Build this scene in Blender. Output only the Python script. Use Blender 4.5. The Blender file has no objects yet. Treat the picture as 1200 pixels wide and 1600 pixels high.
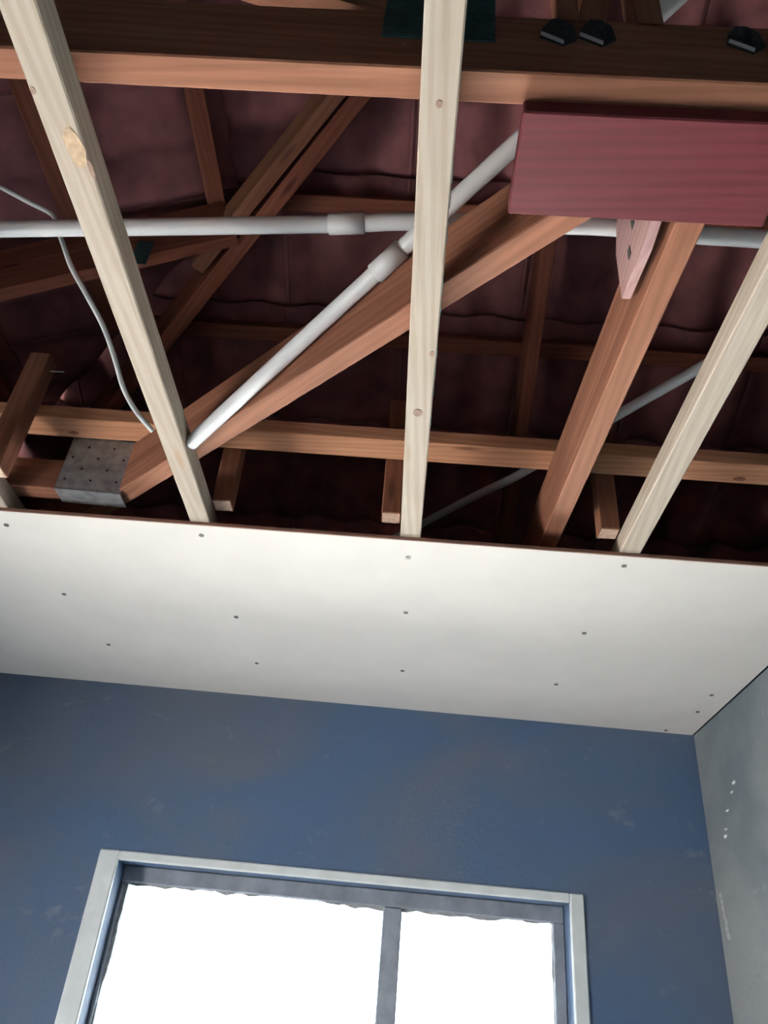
import bpy, bmesh, math, random
from mathutils import Vector, Matrix
random.seed(7)
C = bpy.context.scene.collection
SC = bpy.context.scene
H0 = 1.80                     # eye height above the floor; all heights below are given relative to the eye

# ------------------------------------------------------------------ camera, world, light, exposure
cam = bpy.data.cameras.new('camera')
cam.sensor_fit = 'VERTICAL'; cam.sensor_height = 36.0; cam.lens = 36.0 * 1209.64 / 1600.0
cam.clip_start = 0.02
co = bpy.data.objects.new('camera', cam); C.objects.link(co)
RT = Vector((0.99655639, -0.00552692, 0.08273338)); UP = Vector((-0.07204305, -0.55168988, 0.83093205)); FW = Vector((-0.04105068, 0.83403101, 0.55018825))
m = Matrix((RT, UP, -FW)).transposed().to_4x4(); m.translation = (0, 0, H0)
co.matrix_world = m
SC.camera = co

w = bpy.data.worlds.new('overcast_sky'); SC.world = w; w.use_nodes = True
bg = w.node_tree.nodes['Background']; bg.inputs[0].default_value = (0.77, 0.895, 1.0, 1); bg.inputs[1].default_value = 14.0

SUN_DIR = Vector((-0.22, -0.40, -0.88))
sl = bpy.data.lights.new('sun', 'SUN'); sl.energy = 170.0; sl.angle = math.radians(3); sl.color = (1.0, 0.965, 0.925)
so = bpy.data.objects.new('sun', sl); C.objects.link(so); so.location = (3, 6, 8)
so.rotation_euler = SUN_DIR.to_track_quat('-Z', 'Y').to_euler()

vs = SC.view_settings
vs.view_transform = 'Standard'; vs.look = 'None'; vs.gamma = 1.0; vs.use_curve_mapping = False; vs.exposure = 0.65

WALL_ROT = math.radians(1.27)
WM = Matrix.Translation((0, 2.146, H0)) @ Matrix.Rotation(WALL_ROT, 4, 'Z')    # back wall frame: x along it, y outwards, z from eye level

def portal(name, mat, sx, sz):
    l = bpy.data.lights.new(name, 'AREA'); l.shape = 'RECTANGLE'; l.size = sx; l.size_y = sz
    l.cycles.is_portal = True
    o = bpy.data.objects.new(name, l); C.objects.link(o); o.matrix_world = mat
    return o
portal('window_portal', WM @ Matrix.Translation((-0.12, 0.13, -0.30)) @ Matrix.Rotation(math.radians(-90), 4, 'X'), 1.15, 1.20)

portal('added_doorway_portal', Matrix.Translation((-1.68, 0.825, H0 - 0.925)) @ Matrix.Rotation(math.radians(-90), 4, 'Y'), 1.75, 0.65)

# ------------------------------------------------------------------ materials
MATS = {}
def nmat(name):
    mt = bpy.data.materials.new(name); mt.use_nodes = True
    nt = mt.node_tree; b = nt.nodes['Principled BSDF']
    MATS[name] = mt
    return mt, nt, b
def N(nt, t, **kw):
    n = nt.nodes.new(t)
    for k, v_ in kw.items():
        if k.startswith('i_'): n.inputs[k[2:]].default_value = v_
        else: setattr(n, k, v_)
    return n
def ramp(nt, fac, stops):
    r = nt.nodes.new('ShaderNodeValToRGB'); e = r.color_ramp.elements
    while len(e) < len(stops): e.new(0.5)
    for el, (p, c) in zip(e, stops): el.position = p; el.color = (*c, 1)
    nt.links.new(fac, r.inputs[0]); return r
def coords(nt, scale, rnd=True):
    tc = N(nt, 'ShaderNodeTexCoord'); mp = N(nt, 'ShaderNodeMapping'); mp.inputs['Scale'].default_value = scale
    if rnd:
        oi = N(nt, 'ShaderNodeObjectInfo'); mul = N(nt, 'ShaderNodeMath', operation='MULTIPLY'); mul.inputs[1].default_value = 37.0
        nt.links.new(oi.outputs['Random'], mul.inputs[0])
        cx = N(nt, 'ShaderNodeCombineXYZ'); nt.links.new(mul.outputs[0], cx.inputs[0]); nt.links.new(mul.outputs[0], cx.inputs[1])
        nt.links.new(cx.outputs[0], mp.inputs['Location'])
    nt.links.new(tc.outputs['Object'], mp.inputs[0])
    return mp.outputs[0]
def mix(nt, fac, a, b, mode='MIX'):
    n = N(nt, 'ShaderNodeMix', data_type='RGBA', blend_type=mode)
    L = nt.links
    if hasattr(fac, 'name'): L.new(fac, n.inputs[0])
    else: n.inputs[0].default_value = fac
    for s, k in ((a, 6), (b, 7)):
        if isinstance(s, tuple): n.inputs[k].default_value = (*s, 1)
        else: L.new(s, n.inputs[k])
    return n.outputs[2]
def wood(name, dark, mid, light, knot, rough=0.75, bump=0.15, knots=1.0):
    mt, nt, b = nmat(name); L = nt.links
    v1 = coords(nt, (1.6, 26, 26)); v2 = coords(nt, (4, 150, 150)); v3 = coords(nt, (5, 22, 22))
    n1 = N(nt, 'ShaderNodeTexNoise', i_Scale=1.0, i_Detail=4.0, i_Roughness=0.6, i_Distortion=0.6); L.new(v1, n1.inputs['Vector'])
    wv = N(nt, 'ShaderNodeTexWave', wave_type='BANDS', bands_direction='DIAGONAL', i_Scale=1.6, i_Distortion=5.0, i_Detail=2.0); L.new(v1, wv.inputs['Vector'])
    n2 = N(nt, 'ShaderNodeTexNoise', i_Scale=1.0, i_Detail=3.0); L.new(v2, n2.inputs['Vector'])
    r1 = ramp(nt, n1.outputs[0], [(0.25, dark), (0.5, mid), (0.75, light)])
    r2 = ramp(nt, wv.outputs[1], [(0.2, (0.70, 0.66, 0.62)), (0.7, (1.0, 1.0, 1.0))])
    c = mix(nt, 0.45, r1.outputs[0], r2.outputs[0], 'MULTIPLY')
    r3 = ramp(nt, n2.outputs[0], [(0.3, (0.84, 0.82, 0.80)), (0.6, (1, 1, 1))])
    c = mix(nt, 0.5, c, r3.outputs[0], 'MULTIPLY')
    vo = N(nt, 'ShaderNodeTexVoronoi', i_Scale=0.85); L.new(v3, vo.inputs['Vector'])
    r4 = ramp(nt, vo.outputs[0], [(0.06, (knots,) * 3), (0.16, (0, 0, 0))])
    c = mix(nt, r4.outputs[0], c, knot)
    L.new(c, b.inputs['Base Color']); b.inputs['Roughness'].default_value = rough; b.inputs['Specular IOR Level'].default_value = 0.15
    bp = N(nt, 'ShaderNodeBump', i_Strength=bump, i_Distance=0.002); L.new(n2.outputs[0], bp.inputs['Height']); L.new(bp.outputs[0], b.inputs['Normal'])
    return mt
def plain(name, col, rough=0.6, metal=0.0, var=0.12, scale=30.0, bump=0.05):
    mt, nt, b = nmat(name); L = nt.links
    v1 = coords(nt, (scale,) * 3)
    n1 = N(nt, 'ShaderNodeTexNoise', i_Scale=1.0, i_Detail=4.0); L.new(v1, n1.inputs['Vector'])
    lo = tuple(x * (1 - var) for x in col); hi = tuple(min(1, x * (1 + var)) for x in col)
    r = ramp(nt, n1.outputs[0], [(0.3, lo), (0.7, hi)])
    L.new(r.outputs[0], b.inputs['Base Color']); b.inputs['Roughness'].default_value = rough; b.inputs['Metallic'].default_value = metal
    if bump:
        bp = N(nt, 'ShaderNodeBump', i_Strength=bump, i_Distance=0.003); L.new(n1.outputs[0], bp.inputs['Height']); L.new(bp.outputs[0], b.inputs['Normal'])
    return mt
def wallmat(name, base, tint, scuff, amount):
    mt, nt, b = nmat(name); L = nt.links
    v1 = coords(nt, (1.6, 1.6, 2.2), False); v2 = coords(nt, (7, 7, 11), False); v3 = coords(nt, (90, 90, 90), False)
    n1 = N(nt, 'ShaderNodeTexNoise', i_Scale=1.0, i_Detail=5.0, i_Distortion=0.8); L.new(v1, n1.inputs['Vector'])
    n2 = N(nt, 'ShaderNodeTexNoise', i_Scale=1.0, i_Detail=8.0, i_Roughness=0.7, i_Distortion=0.3); L.new(v2, n2.inputs['Vector'])
    n3 = N(nt, 'ShaderNodeTexNoise', i_Scale=1.0, i_Detail=3.0); L.new(v3, n3.inputs['Vector'])
    r1 = ramp(nt, n1.outputs[0], [(0.40, base), (0.62, tint)])
    r2 = ramp(nt, n2.outputs[0], [(0.60, (0, 0, 0)), (0.78, (amount,) * 3)])
    c = mix(nt, r2.outputs[0], r1.outputs[0], scuff)
    L.new(c, b.inputs['Base Color']); b.inputs['Roughness'].default_value = 0.85
    ad = N(nt, 'ShaderNodeMath', operation='ADD'); L.new(n2.outputs[0], ad.inputs[0]); L.new(n3.outputs[0], ad.inputs[1])
    bp = N(nt, 'ShaderNodeBump', i_Strength=0.25, i_Distance=0.004); L.new(ad.outputs[0], bp.inputs['Height']); L.new(bp.outputs[0], b.inputs['Normal'])
    return mt

wood('truss_pine', (0.160, 0.064, 0.039), (0.220, 0.096, 0.059), (0.275, 0.132, 0.084), (0.11, 0.045, 0.028))
wood('binder_pine_lit', (0.40, 0.19, 0.105), (0.50, 0.25, 0.145), (0.58, 0.32, 0.20), (0.18, 0.08, 0.045))  # truss pine made lighter, so the binder's stronger light is in its colour
wood('roof_timber', (0.16, 0.052, 0.034), (0.215, 0.074, 0.047), (0.265, 0.098, 0.064), (0.10, 0.03, 0.02))
wood('batten_pine', (0.33, 0.275, 0.22), (0.40, 0.34, 0.28), (0.46, 0.40, 0.335), (0.26, 0.15, 0.08), bump=0.25, knots=0.6)
wood('maroon_board', (0.088, 0.0175, 0.0225), (0.094, 0.019, 0.0245), (0.101, 0.022, 0.0275), (0.075, 0.014, 0.018), rough=0.55, knots=0.5)
wood('pink_board', (0.28, 0.17, 0.165), (0.33, 0.205, 0.20), (0.38, 0.24, 0.23), (0.25, 0.09, 0.08))
plain('end_grain', (0.62, 0.44, 0.33), 0.8, var=0.2, scale=120)
plain('tile_concrete', (0.25, 0.090, 0.095), 0.85, var=0.3, scale=14, bump=0.15)
plain('light_block_dark', (0.03, 0.035, 0.045), 0.9)  # for the added slab above the tiles that blocks daylight
plain('pvc', (0.70, 0.69, 0.68), 0.35, var=0.04, scale=20, bump=0.0)
plain('cable_white', (0.72, 0.72, 0.70), 0.45, var=0.03, bump=0.0)
plain('cable_core', (0.45, 0.28, 0.14), 0.4, bump=0.0)
plain('galvanised', (0.36, 0.37, 0.38), 0.5, 0.75, var=0.25, scale=60)
plain('dark_plate', (0.03, 0.085, 0.085), 0.5, 0.5, var=0.3, scale=60)
plain('dark_steel', (0.045, 0.05, 0.055), 0.45, 0.6, var=0.3, scale=50)
plain('bright_lip', (0.55, 0.56, 0.57), 0.4, 0.6)
plain('hole_dark', (0.03, 0.028, 0.03), 0.9, bump=0.0)
plain('screw_grey', (0.16, 0.145, 0.13), 0.5, 0.3, bump=0.0)
plain('board_paper', (0.84, 0.765, 0.70), 0.9, var=0.025, scale=9, bump=0.03)
plain('board_edge_brown', (0.20, 0.10, 0.07), 0.9)
plain('white_rim', (0.84, 0.86, 0.86), 0.7, var=0.08, scale=18, bump=0.2)
plain('frame_grey', (0.21, 0.235, 0.28), 0.6, var=0.2, scale=25, bump=0.1)
plain('mortar', (0.30, 0.30, 0.31), 0.9, var=0.3, scale=60, bump=0.3)
plain('plaster_white', (0.70, 0.70, 0.68), 0.85)
plain('door_brown', (0.22, 0.12, 0.07), 0.6)
plain('ink_teal', (0.02, 0.16, 0.20), 0.6, bump=0.0)
plain('knot_red', (0.20, 0.075, 0.04), 0.7, var=0.3, scale=150)
plain('smear_grey', (0.27, 0.285, 0.29), 0.85)
plain('bark_tan', (0.40, 0.28, 0.18), 0.8, var=0.3, scale=120)
plain('knot_brown', (0.20, 0.12, 0.085), 0.7, var=0.3, scale=150)
wallmat('wall_blue', (0.054, 0.098, 0.185), (0.082, 0.105, 0.150), (0.22, 0.23, 0.25), 0.6)
wallmat('wall_grey', (0.085, 0.108, 0.122), (0.16, 0.175, 0.185), (0.34, 0.39, 0.395), 0.6)
wallmat('floor_concrete', (0.42, 0.42, 0.415), (0.50, 0.495, 0.49), (0.56, 0.555, 0.55), 0.4)
wallmat('ground_sand', (0.42, 0.40, 0.38), (0.50, 0.48, 0.455), (0.55, 0.53, 0.50), 0.4)
mt, nt, b = nmat('glass')
for nn in list(nt.nodes):
    if nn.type != 'OUTPUT_MATERIAL': nt.nodes.remove(nn)
tr = N(nt, 'ShaderNodeBsdfTransparent'); tr.inputs[0].default_value = (0.94, 0.97, 0.97, 1)
gl = N(nt, 'ShaderNodeBsdfGlossy'); gl.inputs['Roughness'].default_value = 0.03
fr = N(nt, 'ShaderNodeFresnel', i_IOR=1.45); ms = N(nt, 'ShaderNodeMixShader')
nt.links.new(fr.outputs[0], ms.inputs[0]); nt.links.new(tr.outputs[0], ms.inputs[1]); nt.links.new(gl.outputs[0], ms.inputs[2])
nt.links.new(ms.outputs[0], [n for n in nt.nodes if n.type == 'OUTPUT_MATERIAL'][0].inputs[0])

# ------------------------------------------------------------------ helpers
def V(x, y, h): return Vector((x, y, H0 + h))
def link(name, bm, mats, mat=None, parent=None):
    bmesh.ops.recalc_face_normals(bm, faces=bm.faces)
    me = bpy.data.meshes.new(name); bm.to_mesh(me); bm.free()
    for mm in ([mats] if isinstance(mats, str) else mats): me.materials.append(MATS[mm])
    o = bpy.data.objects.new(name, me); C.objects.link(o)
    if mat is not None: o.matrix_world = mat
    if parent is not None: adopt(o, parent)
    return o
WMAT = {}
def adopt(o, parent):
    o.parent = parent
    o.matrix_parent_inverse = WMAT.get(parent.name, parent.matrix_basis.copy()).inverted()
def empty(name, loc):
    o = bpy.data.objects.new(name, None); C.objects.link(o); o.location = loc; o.empty_display_size = 0.1
    WMAT[o.name] = Matrix.Translation(loc)
    return o
def tag(o, label=None, cat=None, group=None, kind=None):
    if label: o['label'] = label
    if cat: o['category'] = cat
    if group: o['group'] = group
    if kind: o['kind'] = kind
    return o
def box_bm(dx, dy, dz, bevel=0.0, bm=None, c=(0, 0, 0)):
    own = bm is None
    if own: bm = bmesh.new()
    r = bmesh.ops.create_cube(bm, size=1.0)
    bmesh.ops.scale(bm, vec=(dx, dy, dz), verts=r['verts']); bmesh.ops.translate(bm, vec=c, verts=r['verts'])
    if bevel and own: bmesh.ops.bevel(bm, geom=bm.edges[:], offset=bevel, segments=1, affect='EDGES')
    return bm
def frame(p0, p1, up=Vector((0, 0, 1))):
    x = (p1 - p0).normalized(); y = up.cross(x).normalized(); z = x.cross(y)
    mm = Matrix((x, y, z)).transposed().to_4x4(); mm.translation = (p0 + p1) / 2
    return mm
def timber(name, p0, p1, wdt, dep, mat, parent=None, up=Vector((0, 0, 1)), bevel=0.0018, endmat=None):
    """p0/p1 run along the middle of the timber; width sideways, depth along up. Local X is the grain."""
    L = (p1 - p0).length
    bm = box_bm(L, wdt, dep, bevel)
    mats = [mat]
    if endmat:
        mats.append(endmat)
        for f in bm.faces:
            if abs(f.normal.x) > 0.9: f.material_index = 1
    o = link(name, bm, mats, frame(p0, p1, up), parent)
    return o
def tube(name, pts, r, mat, parent=None, seg=12, closed_r=None, sub=6):
    # smooth polyline (Catmull-Rom) swept with a round section
    P = [pts[0] + (pts[0] - pts[1])] + pts + [pts[-1] + (pts[-1] - pts[-2])]
    path = []
    if len(pts) == 2: path = list(pts)
    else:
        for i in range(1, len(P) - 2):
            for k in range(sub):
                t = k / sub; a, b_, c, d = P[i - 1], P[i], P[i + 1], P[i + 2]
                path.append(0.5 * ((2 * b_) + (c - a) * t + (2 * a - 5 * b_ + 4 * c - d) * t * t + (3 * b_ - a - 3 * c + d) * t ** 3))
        path.append(pts[-1])
    org = path[0].copy(); bm = bmesh.new(); rings = []
    for i, p in enumerate(path):
        d = (path[min(i + 1, len(path) - 1)] - path[max(i - 1, 0)]).normalized()
        a = d.cross(Vector((0, 0, 1))).normalized(); b_ = d.cross(a)
        rings.append([bm.verts.new(p - org + r * (math.cos(t) * a + math.sin(t) * b_)) for t in [2 * math.pi * k / seg for k in range(seg)]])
    for q in range(len(rings) - 1):
        for k in range(seg):
            f = bm.faces.new((rings[q][k], rings[q][(k + 1) % seg], rings[q + 1][(k + 1) % seg], rings[q + 1][k])); f.smooth = True
    bm.faces.new(rings[0]); bm.faces.new(rings[-1])
    return link(name, bm, mat, Matrix.Translation(org), parent)
def prism(name, poly, axis_m, thick, mat, parent=None, bevel=0.0):
    """poly in local x,z; extruded along local y by thick"""
    bm = bmesh.new()
    a = [bm.verts.new((x, 0, z)) for x, z in poly]; b_ = [bm.verts.new((x, thick, z)) for x, z in poly]
    bm.faces.new(a); bm.faces.new(b_[::-1])
    for i in range(len(poly)):
        j = (i + 1) % len(poly); bm.faces.new((a[i], a[j], b_[j], b_[i]))
    if bevel: bmesh.ops.bevel(bm, geom=bm.edges[:], offset=bevel, segments=1, affect='EDGES')
    return link(name, bm, mat, axis_m, parent)
def disc_bm(r, t, seg=12):
    bm = bmesh.new(); bmesh.ops.create_cone(bm, cap_ends=True, segments=seg, radius1=r, radius2=r * 0.92, depth=t); return bm

CEIL = 0.75; BAT = 0.7565; TOP = 0.7945           # ceiling underside, batten underside, batten top = chord underside
S = 0.4877                                          # roof slope, 26 degrees
def roof_b(y): return 1.449 - S * (y - 1.407)       # underside of the roof battens, slope down to the window wall
def roof_l(x): return 1.449 + S * (x + 0.717)       # the same for the left hip slope

# ------------------------------------------------------------------ room shell
def shell_box(name, x0, x1, y0, y1, h0, h1, mat, kind='structure'):
    bm = box_bm(x1 - x0, y1 - y0, h1 - h0)
    o = link(name, bm, mat, Matrix.Translation(V((x0 + x1) / 2, (y0 + y1) / 2, (h0 + h1) / 2)))
    return tag(o, kind=kind)
OX0, OX1, OZ0, OZ1 = -0.69, 0.455, -0.90, 0.292      # window opening in the back wall (wall frame)
T = 0.22
bm = bmesh.new()
def wbx(bm, x0, x1, y0, y1, z0, z1): box_bm(x1 - x0, y1 - y0, z1 - z0, bm=bm, c=((x0 + x1) / 2, (y0 + y1) / 2, (z0 + z1) / 2))
wbx(bm, -1.80, OX0, 0, T, -1.8, 1.145); wbx(bm, OX1, 2.30, 0, T, -1.8, 1.145)
wbx(bm, OX0, OX1, 0, T, -1.8, OZ0); wbx(bm, OX0, OX1, 0, T, OZ1, 1.145)
tag(link('wall_back', bm, 'wall_blue', WM.copy()), 'dark blue scuffed plaster wall with the bright window', 'wall', kind='structure')
wr = shell_box('wall_right', 0.825, 0.925, -1.75, 2.16, -1.8, 0.748, 'wall_grey'); tag(wr, 'grey plastered side wall at the right of the window', 'wall')
bm = bmesh.new()
for y0, y1, h0, h1 in ((-1.75, 0.50, -1.8, 1.11), (1.15, 2.10, -1.8, 1.11), (0.50, 1.15, -0.05, 1.11)):  # doorway gap added in this unseen wall to brighten walls and beams
    box_bm(0.15, y1 - y0, h1 - h0, bm=bm, c=(0, (y0 + y1) / 2, (h0 + h1) / 2))
tag(link('wall_left', bm, 'wall_grey', Matrix.Translation(V(-1.675, 0, 0)), None), kind='structure')
tag(bpy.data.objects['wall_left'], 'grey plastered side wall out of view at the left, with an open doorway added for side light', 'wall')
bm = bmesh.new()
def wbw(x0, x1, h0, h1): box_bm(x1 - x0, 0.15, h1 - h0, bm=bm, c=((x0 + x1) / 2, 0, (h0 + h1) / 2))
wbw(-1.75, -1.0, -1.8, 2.2); wbw(-0.1, 2.3, -1.8, 2.2); wbw(-1.0, -0.1, 0.2, 2.2)
tag(link('wall_front', bm, 'wall_grey', Matrix.Translation(V(0, -1.825, 0))), 'grey plastered wall with doorway behind the viewer', 'wall', kind='structure')
tag(shell_box('wall_gable', 2.2, 2.3, -1.75, 2.16, -1.8, 2.62, 'wall_grey'), 'end wall of the roof space far right', 'wall')
tag(shell_box('floor', -1.75, 2.3, -1.9, 2.35, -1.9, -1.8, 'floor_concrete'), 'bare concrete floor of the room', 'floor')
tag(shell_box('ground', -22, 22, -22, 22, -2.2, -2.0, 'ground_sand'), 'pale sandy ground outside the window', 'ground')
tag(shell_box('ceiling_beyond', 0.93, 2.195, -1.7, 2.13, 0.752, 0.764, 'board_paper'), 'plasterboard ceiling of the next room behind the right wall', 'ceiling')

dr = tag(shell_box('added_door', -0.995, -0.105, -1.85, -1.81, -1.795, 0.195, 'door_brown'), 'closed plain door added behind the viewer to shut out light', 'door')  # unseen door slab, added to cut off light from the rear
for hh in (-1.55, -0.95, -0.35):
    link('door_panel', box_bm(0.66, 0.012, 0.5, 0.004), 'door_brown', Matrix.Translation(V(-0.55, -1.806, hh + 0.2)), dr)

# slab added to keep daylight out of the loft, with separate tiles and tile battens under it
NB = Vector((0, 0.4383, 0.8988)); VB = Vector((0, 0.8988, -0.4383))
NL = Vector((-0.4383, 0, 0.8988)); VL = Vector((-0.8988, 0, -0.4383))
HN = Vector((0.68, 0.733, 0)); HC = 0.513           # vertical plane of the hip: HN . p = HC
def hipx(y): return (HC - 0.733 * y) / 0.68
bm = bmesh.new()
def pb(x, y): return bm.verts.new(V(x, y, roof_b(y) + 0.125))
RY = -0.55
e1 = hipx(2.42); k1 = hipx(RY)
zb = lambda y: roof_b(y) + 0.165
A_ = bm.verts.new(V(e1, 2.42, zb(2.42))); B_ = bm.verts.new(V(2.4, 2.42, zb(2.42))); C_ = bm.verts.new(V(2.4, RY, zb(RY))); D_ = bm.verts.new(V(k1, RY, zb(RY)))
E_ = bm.verts.new(V(2.4, -2.1, zb(RY) - 1.55 * S)); F_ = bm.verts.new(V(k1 - 1.6, -2.1, zb(RY) - 1.55 * S)); G_ = bm.verts.new(V(e1, -2.1, zb(2.42)))
bm.faces.new((A_, B_, C_, D_)); bm.faces.new((D_, C_, E_, F_)); bm.faces.new((A_, D_, F_, G_))
r = bmesh.ops.extrude_face_region(bm, geom=bm.faces[:])
bmesh.ops.translate(bm, vec=(0, 0, 0.03), verts=[g for g in r['geom'] if isinstance(g, bmesh.types.BMVert)])
roof = tag(link('roof', bm, 'light_block_dark'), 'tiled hip roof seen from inside above the open ceiling', 'roof', kind='structure')

GA = 0.32; CW = 0.30
def wave(u): return 0.5 - 0.5 * math.cos(2 * math.pi * u / (CW / 2))
def tile_bm():
    bm = bmesh.new(); nu = 16; rows = []
    for (vv, top) in ((0, 0), (0.14, 0), (0.28, 0), (0.42, 0), (0.42, 1), (0, 1)):
        row = []
        for i in range(nu + 1):
            u = CW * 1.04 * i / nu
            wv = 0.0405 + 0.034 * wave(u) ** 1.3 + 0.085 * vv + (0.015 if top else 0)
            row.append(bm.verts.new((u - CW / 2, vv, wv)))
        rows.append(row)
    for a in range(len(rows)):
        b_ = (a + 1) % len(rows)
        for i in range(nu):
            f = bm.faces.new((rows[a][i], rows[a][i + 1], rows[b_][i + 1], rows[b_][i])); f.smooth = a in (0, 1, 2, 4)
    for i in (0, nu): bm.faces.new([rw[i] for rw in rows])
    return bm
tb = tile_bm(); bmesh.ops.recalc_face_normals(tb, faces=tb.faces)
tile_me = bpy.data.meshes.new('tile'); tb.to_mesh(tile_me); tb.free(); tile_me.materials.append(MATS['tile_concrete'])
def put_tile(M4, keep_sign):
    pts = [M4 @ Vector((sx * CW * 0.56, vv, 0.05)) for sx in (-1, 1) for vv in (0, 0.42)]
    ds = [keep_sign * (HN.dot(Vector((p.x, p.y, 0))) - HC) for p in pts]
    if max(ds) < 0.02: return
    if min(ds) > 0.0: me = tile_me
    else:
        b2 = bmesh.new(); b2.from_mesh(tile_me)
        inv = M4.inverted(); pl = inv @ Vector((HN.x * HC, HN.y * HC, H0)) ; nl = (inv.to_3x3() @ (HN * keep_sign))
        g = bmesh.ops.bisect_plane(b2, geom=b2.verts[:] + b2.edges[:] + b2.faces[:], plane_co=pl, plane_no=nl, clear_inner=True)
        ed = [e for e in g['geom_cut'] if isinstance(e, bmesh.types.BMEdge)]
        if ed: bmesh.ops.holes_fill(b2, edges=ed)
        if len(b2.faces) < 4: b2.free(); return
        me = bpy.data.meshes.new('tile_cut'); b2.to_mesh(me); b2.free()
        if not me.materials: me.materials.append(MATS['tile_concrete'])
    o = bpy.data.objects.new('tile', me); C.objects.link(o); o.matrix_world = M4; o.parent = roof
HEAD = 0.060
for k in range(-4, 3):
    y = 1.407 + 0.2876 * k
    p = V(0, y, roof_b(y)) - VB * HEAD
    for j in range(-4, 6):
        off = 0.075
        o3 = Matrix((Vector((1, 0, 0)), VB, NB)).transposed().to_4x4(); o3.translation = p + Vector((j * CW + off, 0, 0)) + NB * random.uniform(0, 0.0012)
        put_tile(o3, 1)
for k in range(-1, 4):
    x = -0.51 - 0.2876 * k
    p = V(x, 0, roof_l(x)) - VL * HEAD
    for j in range(-2, 8):
        o3 = Matrix((Vector((0, 1, 0)), VL, NL)).transposed().to_4x4(); o3.translation = p + Vector((0, j * CW + 0.05, 0)) + NL * random.uniform(0, 0.0012)
        put_tile(o3, -1)
for k in range(-4, 3):
    y = 1.407 + 0.2876 * k; x0 = hipx(y) + 0.045
    timber('roof_batten', V(x0, y, roof_b(y)) + NB * 0.019, V(2.15, y, roof_b(y)) + NB * 0.019, 0.038, 0.038, 'roof_timber', roof, up=NB)
for k in range(-1, 4):
    x = -0.51 - 0.2876 * k; y1 = (HC - 0.68 * x) / 0.733 - 0.045
    timber('roof_batten', V(x, -0.6, roof_l(x)) + NL * 0.019, V(x, y1, roof_l(x)) + NL * 0.019, 0.038, 0.038, 'roof_timber', roof, up=NL)

# ------------------------------------------------------------------ window in the back wall
win = empty('window_1', WM @ Vector(((OX0 + OX1) / 2, 0.06, OZ0)))
win.rotation_euler = (0, 0, WALL_ROT); WMAT[win.name] = Matrix.Translation(win.location) @ Matrix.Rotation(WALL_ROT, 4, 'Z')
tag(win, 'bright overexposed two-pane window with white rim in the blue wall', 'window', kind='structure')
def wpart(name, x0, x1, y0, y1, z0, z1, mat, bev=0.003):
    return link(name, box_bm(x1 - x0, y1 - y0, z1 - z0, bev), mat, WM @ Matrix.Translation(((x0 + x1) / 2, (y0 + y1) / 2, (z0 + z1) / 2)), win)
wpart('rim', OX0 - 0.05, OX0, -0.006, 0.010, OZ0 - 0.02, OZ1 + 0.022, 'white_rim')
wpart('rim', OX1, OX1 + 0.035, -0.006, 0.010, OZ0 - 0.02, OZ1 + 0.022, 'white_rim')
wpart('rim', OX0, OX1, -0.006, 0.010, OZ1, OZ1 + 0.022, 'white_rim')
wpart('sill', OX0 - 0.04, OX1 + 0.03, -0.03, 0.14, OZ0 - 0.03, OZ0, 'white_rim')
FX0, FX1, FZ1 = OX0 + 0.010, OX1 - 0.030, OZ1 - 0.040
wpart('frame_top', OX0, OX1, 0.068, 0.118, FZ1, OZ1, 'frame_grey')
wpart('frame_bottom', OX0, OX1, 0.068, 0.118, OZ0, OZ0 + 0.035, 'frame_grey')
wpart('frame_side', OX0, FX0, 0.068, 0.118, OZ0 + 0.035, FZ1, 'frame_grey')
wpart('frame_side', FX1, OX1, 0.068, 0.118, OZ0 + 0.035, FZ1, 'frame_grey')
wpart('mullion', -0.008, 0.040, 0.066, 0.120, OZ0 + 0.035, FZ1, 'frame_grey')
wpart('pane', FX0, -0.008, 0.092, 0.096, OZ0 + 0.035, FZ1, 'glass', 0)
wpart('pane', 0.040, FX1, 0.092, 0.096, OZ0 + 0.035, FZ1, 'glass', 0)
def ragged(x0, z0, x1, z1, inward, n, amp, seed):
    rg = random.Random(seed); a = []; dx, dz = (x1 - x0) / n, (z1 - z0) / n; d = 0.004
    for i in range(n + 1):
        d = max(0.001, min(amp, d + rg.uniform(-0.45, 0.45) * amp))
        a.append((x0 + dx * i + inward[0] * d, z0 + dz * i + inward[1] * d))
    poly = a + [(x1 - inward[0] * 0.004, z1 - inward[1] * 0.004), (x0 - inward[0] * 0.004, z0 - inward[1] * 0.004)]
    prism('mortar_residue', poly, WM @ Matrix.Translation((0, 0.078, 0)), 0.012, 'mortar', win)
ragged(FX0, FZ1, -0.008, FZ1, (0, -1), 46, 0.010, 1); ragged(0.040, FZ1, FX1, FZ1, (0, -1), 30, 0.008, 2)
ragged(FX0, OZ0 + 0.04, FX0, FZ1, (1, 0), 60, 0.008, 3); ragged(FX1, OZ0 + 0.04, FX1, FZ1, (-1, 0), 60, 0.007, 4)

# ------------------------------------------------------------------ ceiling board
bm = bmesh.new()
yl = lambda x: 2.146 + x * math.tan(WALL_ROT) - 0.001
pl = [(-1.595, 1.231), (0.822, 1.226), (0.822, yl(0.822)), (-1.595, yl(-1.595))]
lo = [bm.verts.new((x, y, 0)) for x, y in pl]; hi = [bm.verts.new((x, y, 0.0064)) for x, y in pl]
bm.faces.new(lo); bm.faces.new(hi)
for i in range(4): bm.faces.new((lo[i], lo[(i + 1) % 4], hi[(i + 1) % 4], hi[i]))
ceil = tag(link('ceiling', bm, 'board_paper', Matrix.Translation(V(0, 0, CEIL))), 'cream plasterboard sheet screwed up along the window wall', 'ceiling', kind='structure')
WMAT['ceiling'] = Matrix.Translation(V(0, 0, CEIL))
timber('board_edge', V(-1.595, 1.2295, CEIL + 0.0036), V(0.822, 1.2245, CEIL + 0.0036), 0.003, 0.0062, 'board_edge_brown', ceil, bevel=0)
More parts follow.
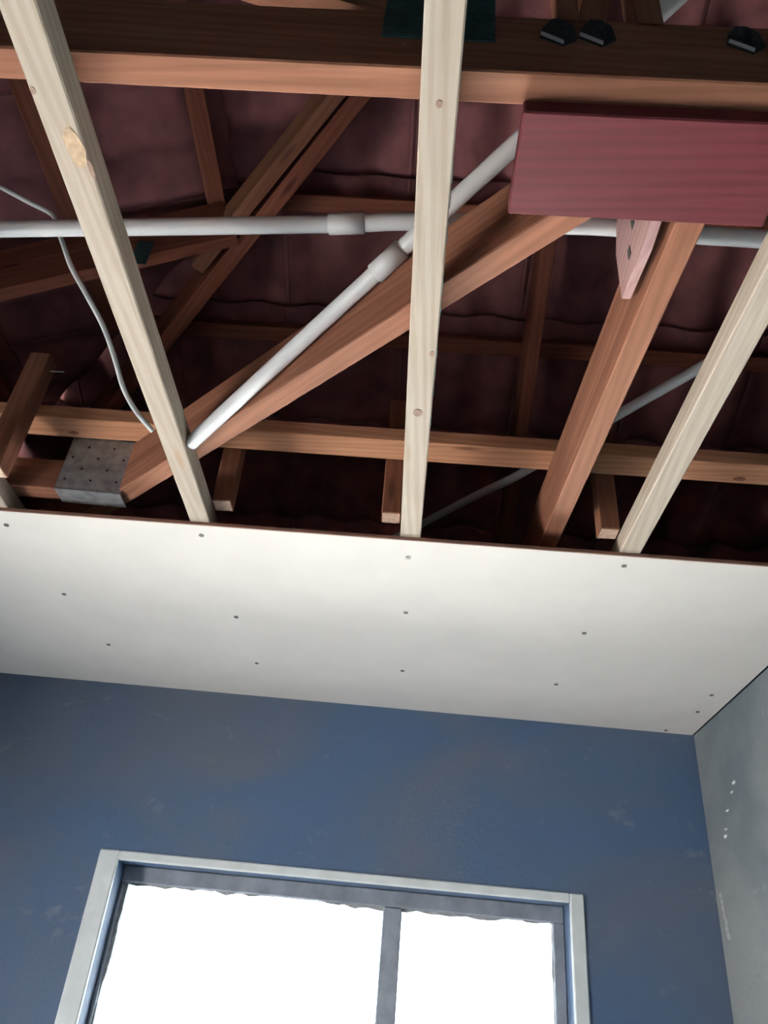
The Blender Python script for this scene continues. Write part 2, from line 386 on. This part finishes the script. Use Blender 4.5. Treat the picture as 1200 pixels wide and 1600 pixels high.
for x, y in [(-0.795, 1.279), (-0.406, 1.263), (-0.008, 1.289), (0.395, 1.26), (-0.78, 1.568), (-0.394, 1.618), (-0.006, 1.527), (0.387, 1.56), (-0.759, 1.843),
             (-0.382, 1.888), (-0.005, 1.86), (0.384, 1.867), (0.767, 1.856), (0.741, 2.14), (0.774, 1.978)]:
    link('screw', disc_bm(0.0052, 0.0016), 'screw_grey', Matrix.Translation(V(x, y, CEIL - 0.0006)), ceil)

# ------------------------------------------------------------------ ceiling battens
bats = [(-0.795, -0.790, 'pale pine ceiling batten at the far left edge, only its end above the board visible'),
        (-0.398, -0.405, 'pale pine ceiling batten with rough bark edge, left of the middle one'),
        (-0.0055, -0.007, 'pale pine ceiling batten with knots and teal ink marks, in the middle'),
        (0.4015, 0.396, 'pale pine ceiling batten right of the middle, beside the maroon board'),
        (0.790, 0.780, 'pale pine ceiling batten next to the right wall')]
bo = []
for x0, x1, lb in bats:
    o = timber('ceiling_batten', V(x0, -1.745, BAT + 0.019), V(x1, 2.12, BAT + 0.019), 0.038, 0.038, 'batten_pine')
    tag(o, lb, 'batten', 'ceiling battens'); bo.append(o); WMAT[o.name] = o.matrix_world.copy()
    WMAT[o.name] = frame(V(x0, -1.745, BAT + 0.019), V(x1, 2.12, BAT + 0.019))
def knot(parent, x, y, rx=0.006, ry=0.008, mat='knot_brown'):
    bm = disc_bm(1.0, 0.0012); bmesh.ops.scale(bm, vec=(rx, ry, 1), verts=bm.verts)
    link('knot', bm, mat, Matrix.Translation(V(x, y, BAT - 0.0002)), parent)
knot(bo[2], -0.006, 0.413, 0.0035, 0.004); knot(bo[2], -0.008, 0.874, 0.007, 0.008); knot(bo[2], 0.0065, 0.752, 0.0035, 0.005)
knot(bo[1], -0.417, 0.42, 0.003, 0.004, 'knot_brown')
for y, l in [(0.492, 0.016), (0.525, 0.012), (0.571, 0.009), (0.641, 0.022), (0.682, 0.012), (0.755, 0.014), (0.792, 0.022), (0.831, 0.012), (0.902, 0.010)]:
    link('ink_mark', box_bm(0.0008, l, 0.017), 'ink_teal', Matrix.Translation(V(-0.0062 + 0.0191, y, BAT + 0.0115)), bo[2])
bm = disc_bm(1.0, 0.0014, 9)
rb = random.Random(5)
for v_ in bm.verts: v_.co.x *= rb.uniform(0.75, 1.2); v_.co.y *= rb.uniform(0.75, 1.2)
bmesh.ops.scale(bm, vec=(0.010, 0.024, 1), verts=bm.verts)
link('bark_patch', bm, 'bark_tan', Matrix.Translation(V(-0.394, 0.478, BAT - 0.0002)), bo[1])
knot(bo[1], -0.3835, 0.505, 0.0030, 0.012)

# ------------------------------------------------------------------ trusses
gt = tag(empty('girder_truss', V(0.2, 0.4145, TOP)), 'heavy girder truss spanning the top of the view with teal nail plate', 'truss')
GY, GW = 0.4145, 0.033
timber('bottom_chord', V(-1.59, GY, TOP + 0.057), V(2.19, GY, TOP + 0.057), GW, 0.114, 'truss_pine', gt)
timber('web', V(0.126, GY, 0.9), V(0.126, GY, 1.85), 0.033, 0.022, 'truss_pine', gt, up=Vector((1, 0, 0)))
timber('web', V(0.148, GY, 0.9), V(0.30, GY, 1.80), 0.033, 0.030, 'truss_pine', gt, up=Vector((1, 0, 0)))
timber('web', V(0.211, GY, 0.9), V(0.225, GY, 1.78), 0.033, 0.030, 'truss_pine', gt, up=Vector((1, 0, 0)))
timber('web', V(-0.05, GY, 0.93), V(-0.75, GY, 1.26), 0.033, 0.06, 'truss_pine', gt)
timber('top_chord', V(-0.15, GY, 1.83), V(2.15, GY, 1.83), 0.033, 0.09, 'roof_timber', gt)
npl = link('nail_plate', box_bm(0.118, 0.0015, 0.10, 0.0004), 'dark_plate', Matrix.Translation(V(-0.0125, GY - GW / 2 - 0.0008, 0.850 + 0.05)), gt)
for i in range(8):
    for j in range(5):
        link('plate_tooth', box_bm(0.007, 0.0012, 0.0016), 'dark_steel', Matrix.Translation(V(-0.064 + i * 0.0148, GY - GW / 2 - 0.0016, 0.858 + j * 0.012)), npl)
def bracket(xc, h):
    M4 = Matrix.Translation(V(xc, GY - GW / 2 - 0.003, h))
    o = prism('hanger_bracket', [(-0.017, 0.012), (-0.020, -0.003), (0.004, -0.020), (0.019, -0.006), (0.017, 0.020), (0.006, 0.034), (-0.006, 0.034)], M4, 0.003, 'dark_steel', gt, 0.0006)
    prism('bracket_lip', [(-0.019, -0.0035), (0.004, -0.0205), (0.004, -0.0188), (-0.019, -0.0018)], Matrix.Translation(V(xc, GY - GW / 2 - 0.0065, h)), 0.0035, 'bright_lip', o)
    for dx, dz in ((-0.006, 0.004), (0.006, 0.0), (0.004, 0.016)):
        link('bolt', disc_bm(0.0028, 0.004), 'dark_steel', Matrix.Translation(V(xc + dx, GY - GW / 2 - 0.005, h + dz)) @ Matrix.Rotation(math.pi / 2, 4, 'X'), o)
bracket(0.112, 0.868); bracket(0.152, 0.870); bracket(0.304, 0.870)

# hip truss: runs diagonally to the far left corner
ht = tag(empty('hip_truss', V(hipx(0.5), 0.5, TOP)), 'diagonal hip truss running from the maroon board down to the far left', 'truss')
def hp(y, h, c=HC): return V((c - 0.733 * y) / 0.68, y, h)
timber('bottom_chord', hp(0.47, TOP + 0.057), hp(2.10, TOP + 0.057), 0.035, 0.114, 'truss_pine', ht)
def b45(y, d, c0, c1):
    c = c0 + (c1 - c0) * (y - 0.8) / 0.6
    return V(c - y, y, roof_b(y) - d)
timber('top_chord', b45(0.44, 0.070, 0.68, 0.715), b45(2.0, 0.07, 0.68, 0.715), 0.036, 0.12, 'roof_timber', ht)
timber('top_chord_ply', b45(0.5, 0.105, 0.625, 0.645), b45(1.19, 0.105, 0.625, 0.645), 0.030, 0.10, 'truss_pine', ht)
link('nail_plate', box_bm(0.05, 0.0015, 0.035), 'dark_plate', frame(hp(0.555, 0.86, 0.4945), hp(0.595, 0.86, 0.4945)), ht)

# jack truss at the right: bottom chord under the binder and rafter above it
jt = tag(empty('jack_truss', V(0.275, 0.6, TOP)), 'jack truss chord and rafter running away from the maroon board to the eaves', 'truss')
timber('bottom_chord', V(0.2965, 0.433, TOP + 0.057), V(0.222, 2.10, TOP + 0.057), 0.034, 0.114, 'truss_pine', jt)
timber('rafter', V(0.252, 0.45, roof_b(0.45)) - NB * 0.057, V(0.252, 2.10, roof_b(2.10)) - NB * 0.057, 0.030, 0.114, 'roof_timber', jt, up=NB)
# left jack: chord into a galvanised shoe on the hip chord, and its rafter
lj = tag(empty('jack_truss', V(-0.8, 1.22, TOP)), 'short jack truss at the left, its chord held in a galvanised shoe', 'truss')
timber('bottom_chord', V(-1.59, 1.222, 0.827), V(-0.60, 1.222, 0.827), 0.038, 0.068, 'truss_pine', lj)
timber('rafter', V(-1.55, 1.115, roof_l(-1.55)) - NL * 0.066, V(-0.50, 1.115, roof_l(-0.50)) - NL * 0.066, 0.030, 0.132, 'roof_timber', lj, up=NL)
link('nail_plate', box_bm(0.036, 0.0015, 0.075), 'dark_plate', Matrix.Translation(V(-0.636, 1.0985, 1.355)), lj)
sh = prism('truss_shoe', [(-0.063, 0.064), (0.066, 0.060), (0.064, -0.060), (-0.063, -0.057)], Matrix.Translation(V(-0.620, 1.196, 0.850)), 0.0025, 'galvanised', lj)
prism('shoe_flange', [(-0.063, -0.059), (0.064, -0.062), (0.064, -0.0645), (-0.063, -0.0615)], Matrix.Translation(V(-0.620, 1.196, 0.850)), 0.045, 'galvanised', sh)
for i in range(5):
    for j in range(4):
        if (i + j) % 2: continue
        link('nail_hole', disc_bm(0.0026, 0.001, 8), 'hole_dark', Matrix.Translation(V(-0.670 + i * 0.025, 1.1955, 0.812 + j * 0.026)) @ Matrix.Rotation(math.pi / 2, 4, 'X'), sh)

# ------------------------------------------------------------------ binder, hangers, boards
o = timber('binder', V(-1.59, 1.163, 0.9085 + 0.0155), V(2.1, 1.163, 0.9085 + 0.0155), 0.058, 0.031, 'binder_pine_lit')
WMAT[o.name] = frame(V(-1.59, 1.163, 0.924), V(2.1, 1.163, 0.924))
for x, y, rx, ry in ((0.602, 1.176, 0.012, 0.006), (-0.676, 1.176, 0.011, 0.005)):
    bm = disc_bm(1.0, 0.0012); bmesh.ops.scale(bm, vec=(rx, ry, 1), verts=bm.verts)
    link('knot', bm, 'knot_red', Matrix.Translation(V(x, y, 0.9083)), o)
tag(o, 'long pine binder lying flat across the truss chords above the board edge', 'timber')
for x, lb, top in [(-0.364, 'short vertical pine hanger beside the left ceiling batten, behind the binder', 1.00),
              (-0.0455, 'short vertical pine hanger beside the middle ceiling batten, behind the binder', 1.066),
              (0.3575, 'short vertical pine hanger beside the right ceiling batten, behind the binder', 1.042)]:
    o = timber('hanger', V(x, 1.214, 0.788), V(x - 0.004, 1.214, top), 0.036, 0.036, 'truss_pine', up=Vector((0, 1, 0)), endmat='end_grain')
    tag(o, lb, 'hanger', 'timber hangers')
o = timber('hanger', V(-0.752, 1.108, 0.757), V(-0.750, 1.108, 1.032), 0.040, 0.038, 'truss_pine', up=Vector((0, 1, 0)), endmat='end_grain')
tag(o, 'brown vertical pine hanger in front of the binder at the far left', 'hanger', 'timber hangers')
WMAT[o.name] = frame(V(-0.752, 1.108, 0.757), V(-0.750, 1.108, 1.032), Vector((0, 1, 0)))
tube('nail', [V(-0.735, 1.11, 1.003), V(-0.702, 1.11, 1.004)], 0.0012, 'bright_lip', o, 6)

fb = timber('maroon_board', V(0.079, 0.484, 0.783), V(0.362, 0.483, 0.783), 0.118, 0.022, 'maroon_board')
tag(fb, 'maroon painted board nailed flat under the truss chords at upper right', 'board')
cl = prism('timber_cleat', [(0.560, 0.90), (0.615, 0.965), (0.672, 0.950), (0.690, 0.905), (0.690, 0.815), (0.60, 0.80), (0.555, 0.80)],
           Matrix.Translation((0.260, 0, H0)) @ Matrix(((0, 1, 0, 0), (1, 0, 0, 0), (0, 0, 1, 0), (0, 0, 0, 1))) @ Matrix.Translation((0, -0.012, 0)), 0.012, 'pink_board', None, 0.001)
tag(cl, 'pinkish timber cleat fixed to the side of the jack chord below the maroon board', 'cleat')
for y, h in ((0.615, 0.873), (0.640, 0.845)):
    link('slot', box_bm(0.001, 0.010, 0.016), 'hole_dark', Matrix.Translation(V(0.2476, y, h)), cl)

# ------------------------------------------------------------------ conduits and cables
cd = tube('conduit', [V(-1.3, 0.80, 0.955), V(-0.66, 0.746, 0.955), V(-0.498, 0.733, 0.955), V(-0.15, 0.704, 0.955), V(-0.034, 0.692, 0.955), V(0.177, 0.684, 0.955), V(0.257, 0.683, 0.955),
                      V(0.374, 0.688, 0.955), V(0.489, 0.689, 0.955), V(1.2, 0.70, 0.955)], 0.0125, 'pvc')
tag(cd, 'white plastic conduit crossing level behind the battens with a coupling', 'pipe', 'white conduits'); WMAT[cd.name] = Matrix.Translation(V(-1.3, 0.80, 0.955))
tube('coupling', [V(-0.155, 0.7043, 0.955), V(-0.103, 0.6995, 0.955)], 0.0152, 'pvc', cd)
a2, b2_ = Vector((-0.377, 1.005, 0.774)), Vector((0.243, 0.429, 1.010)); d2 = b2_ - a2
pp = lambda t: V(*(a2 + d2 * t))
cd = tube('conduit', [pp(-0.005), pp(1.6)], 0.0122, 'pvc')
tag(cd, 'white plastic conduit sloping along the diagonal hip chord with a coupling', 'pipe', 'white conduits'); WMAT[cd.name] = Matrix.Translation(pp(-0.005))
tube('coupling', [pp(0.475), pp(0.535)], 0.0150, 'pvc', cd)
cd = tube('conduit', [V(-0.06, 1.80, 1.10), V(0.135, 1.522, 1.066), V(0.225, 1.371, 1.032), V(0.358, 1.114, 0.985), V(0.49, 0.937, 0.979)], 0.0098, 'pvc')
tag(cd, 'thin white conduit going back into the dark eaves behind the jack chord', 'pipe', 'white conduits')
CP = [(-0.735, 0.787, 1.116), (-0.669, 0.782, 1.073), (-0.621, 0.780, 1.043), (-0.605, 0.784, 1.017), (-0.586, 0.788, 0.983), (-0.564, 0.801, 0.943), (-0.538, 0.823, 0.910),
      (-0.511, 0.858, 0.876), (-0.494, 0.895, 0.843), (-0.483, 0.928, 0.816), (-0.463, 0.955, 0.791), (-0.437, 0.983, 0.773)]
cb = tube('cable', [V(*p) for p in CP], 0.0042, 'cable_white', seg=8)
tag(cb, 'loose white electric cable hanging past the left ceiling batten', 'cable'); WMAT[cb.name] = Matrix.Translation(V(*CP[0]))
tube('cable_core', [V(-0.752, 0.788, 1.127), V(-0.734, 0.787, 1.115)], 0.0022, 'cable_core', cb, 6)

# ------------------------------------------------------------------ plaster dabs on the right wall
rg = random.Random(11)
WMAT['wall_right'] = wr.matrix_basis.copy()
def dab(y, h, ly, lh, name='plaster_dab', mat='plaster_white'):
    bm = bmesh.new(); bmesh.ops.create_icosphere(bm, subdivisions=2, radius=1.0)
    for v_ in bm.verts: v_.co *= 1 + rg.uniform(-0.25, 0.25)
    bmesh.ops.scale(bm, vec=(0.0025, ly / 2, lh / 2), verts=bm.verts)
    for f in bm.faces: f.smooth = True
    link(name, bm, mat, Matrix.Translation(V(0.8245, y, h)), wr)
for y, h, ly, lh in [(1.944, 0.564, 0.022, 0.008), (1.964, 0.546, 0.018, 0.006), (2.008, 0.512, 0.018, 0.005), (2.034, 0.473, 0.018, 0.005), (2.044, 0.459, 0.020, 0.009)]:
    dab(y, h, ly, lh)
for k in range(7):
    dab(2.124 - 0.012 * (k / 6) ** 2 + rg.uniform(-0.003, 0.003), 0.335 - 0.015 * k, 0.010 + 0.004 * rg.random() + 0.008 * (k > 4), 0.018, 'plaster_smear', 'smear_grey')
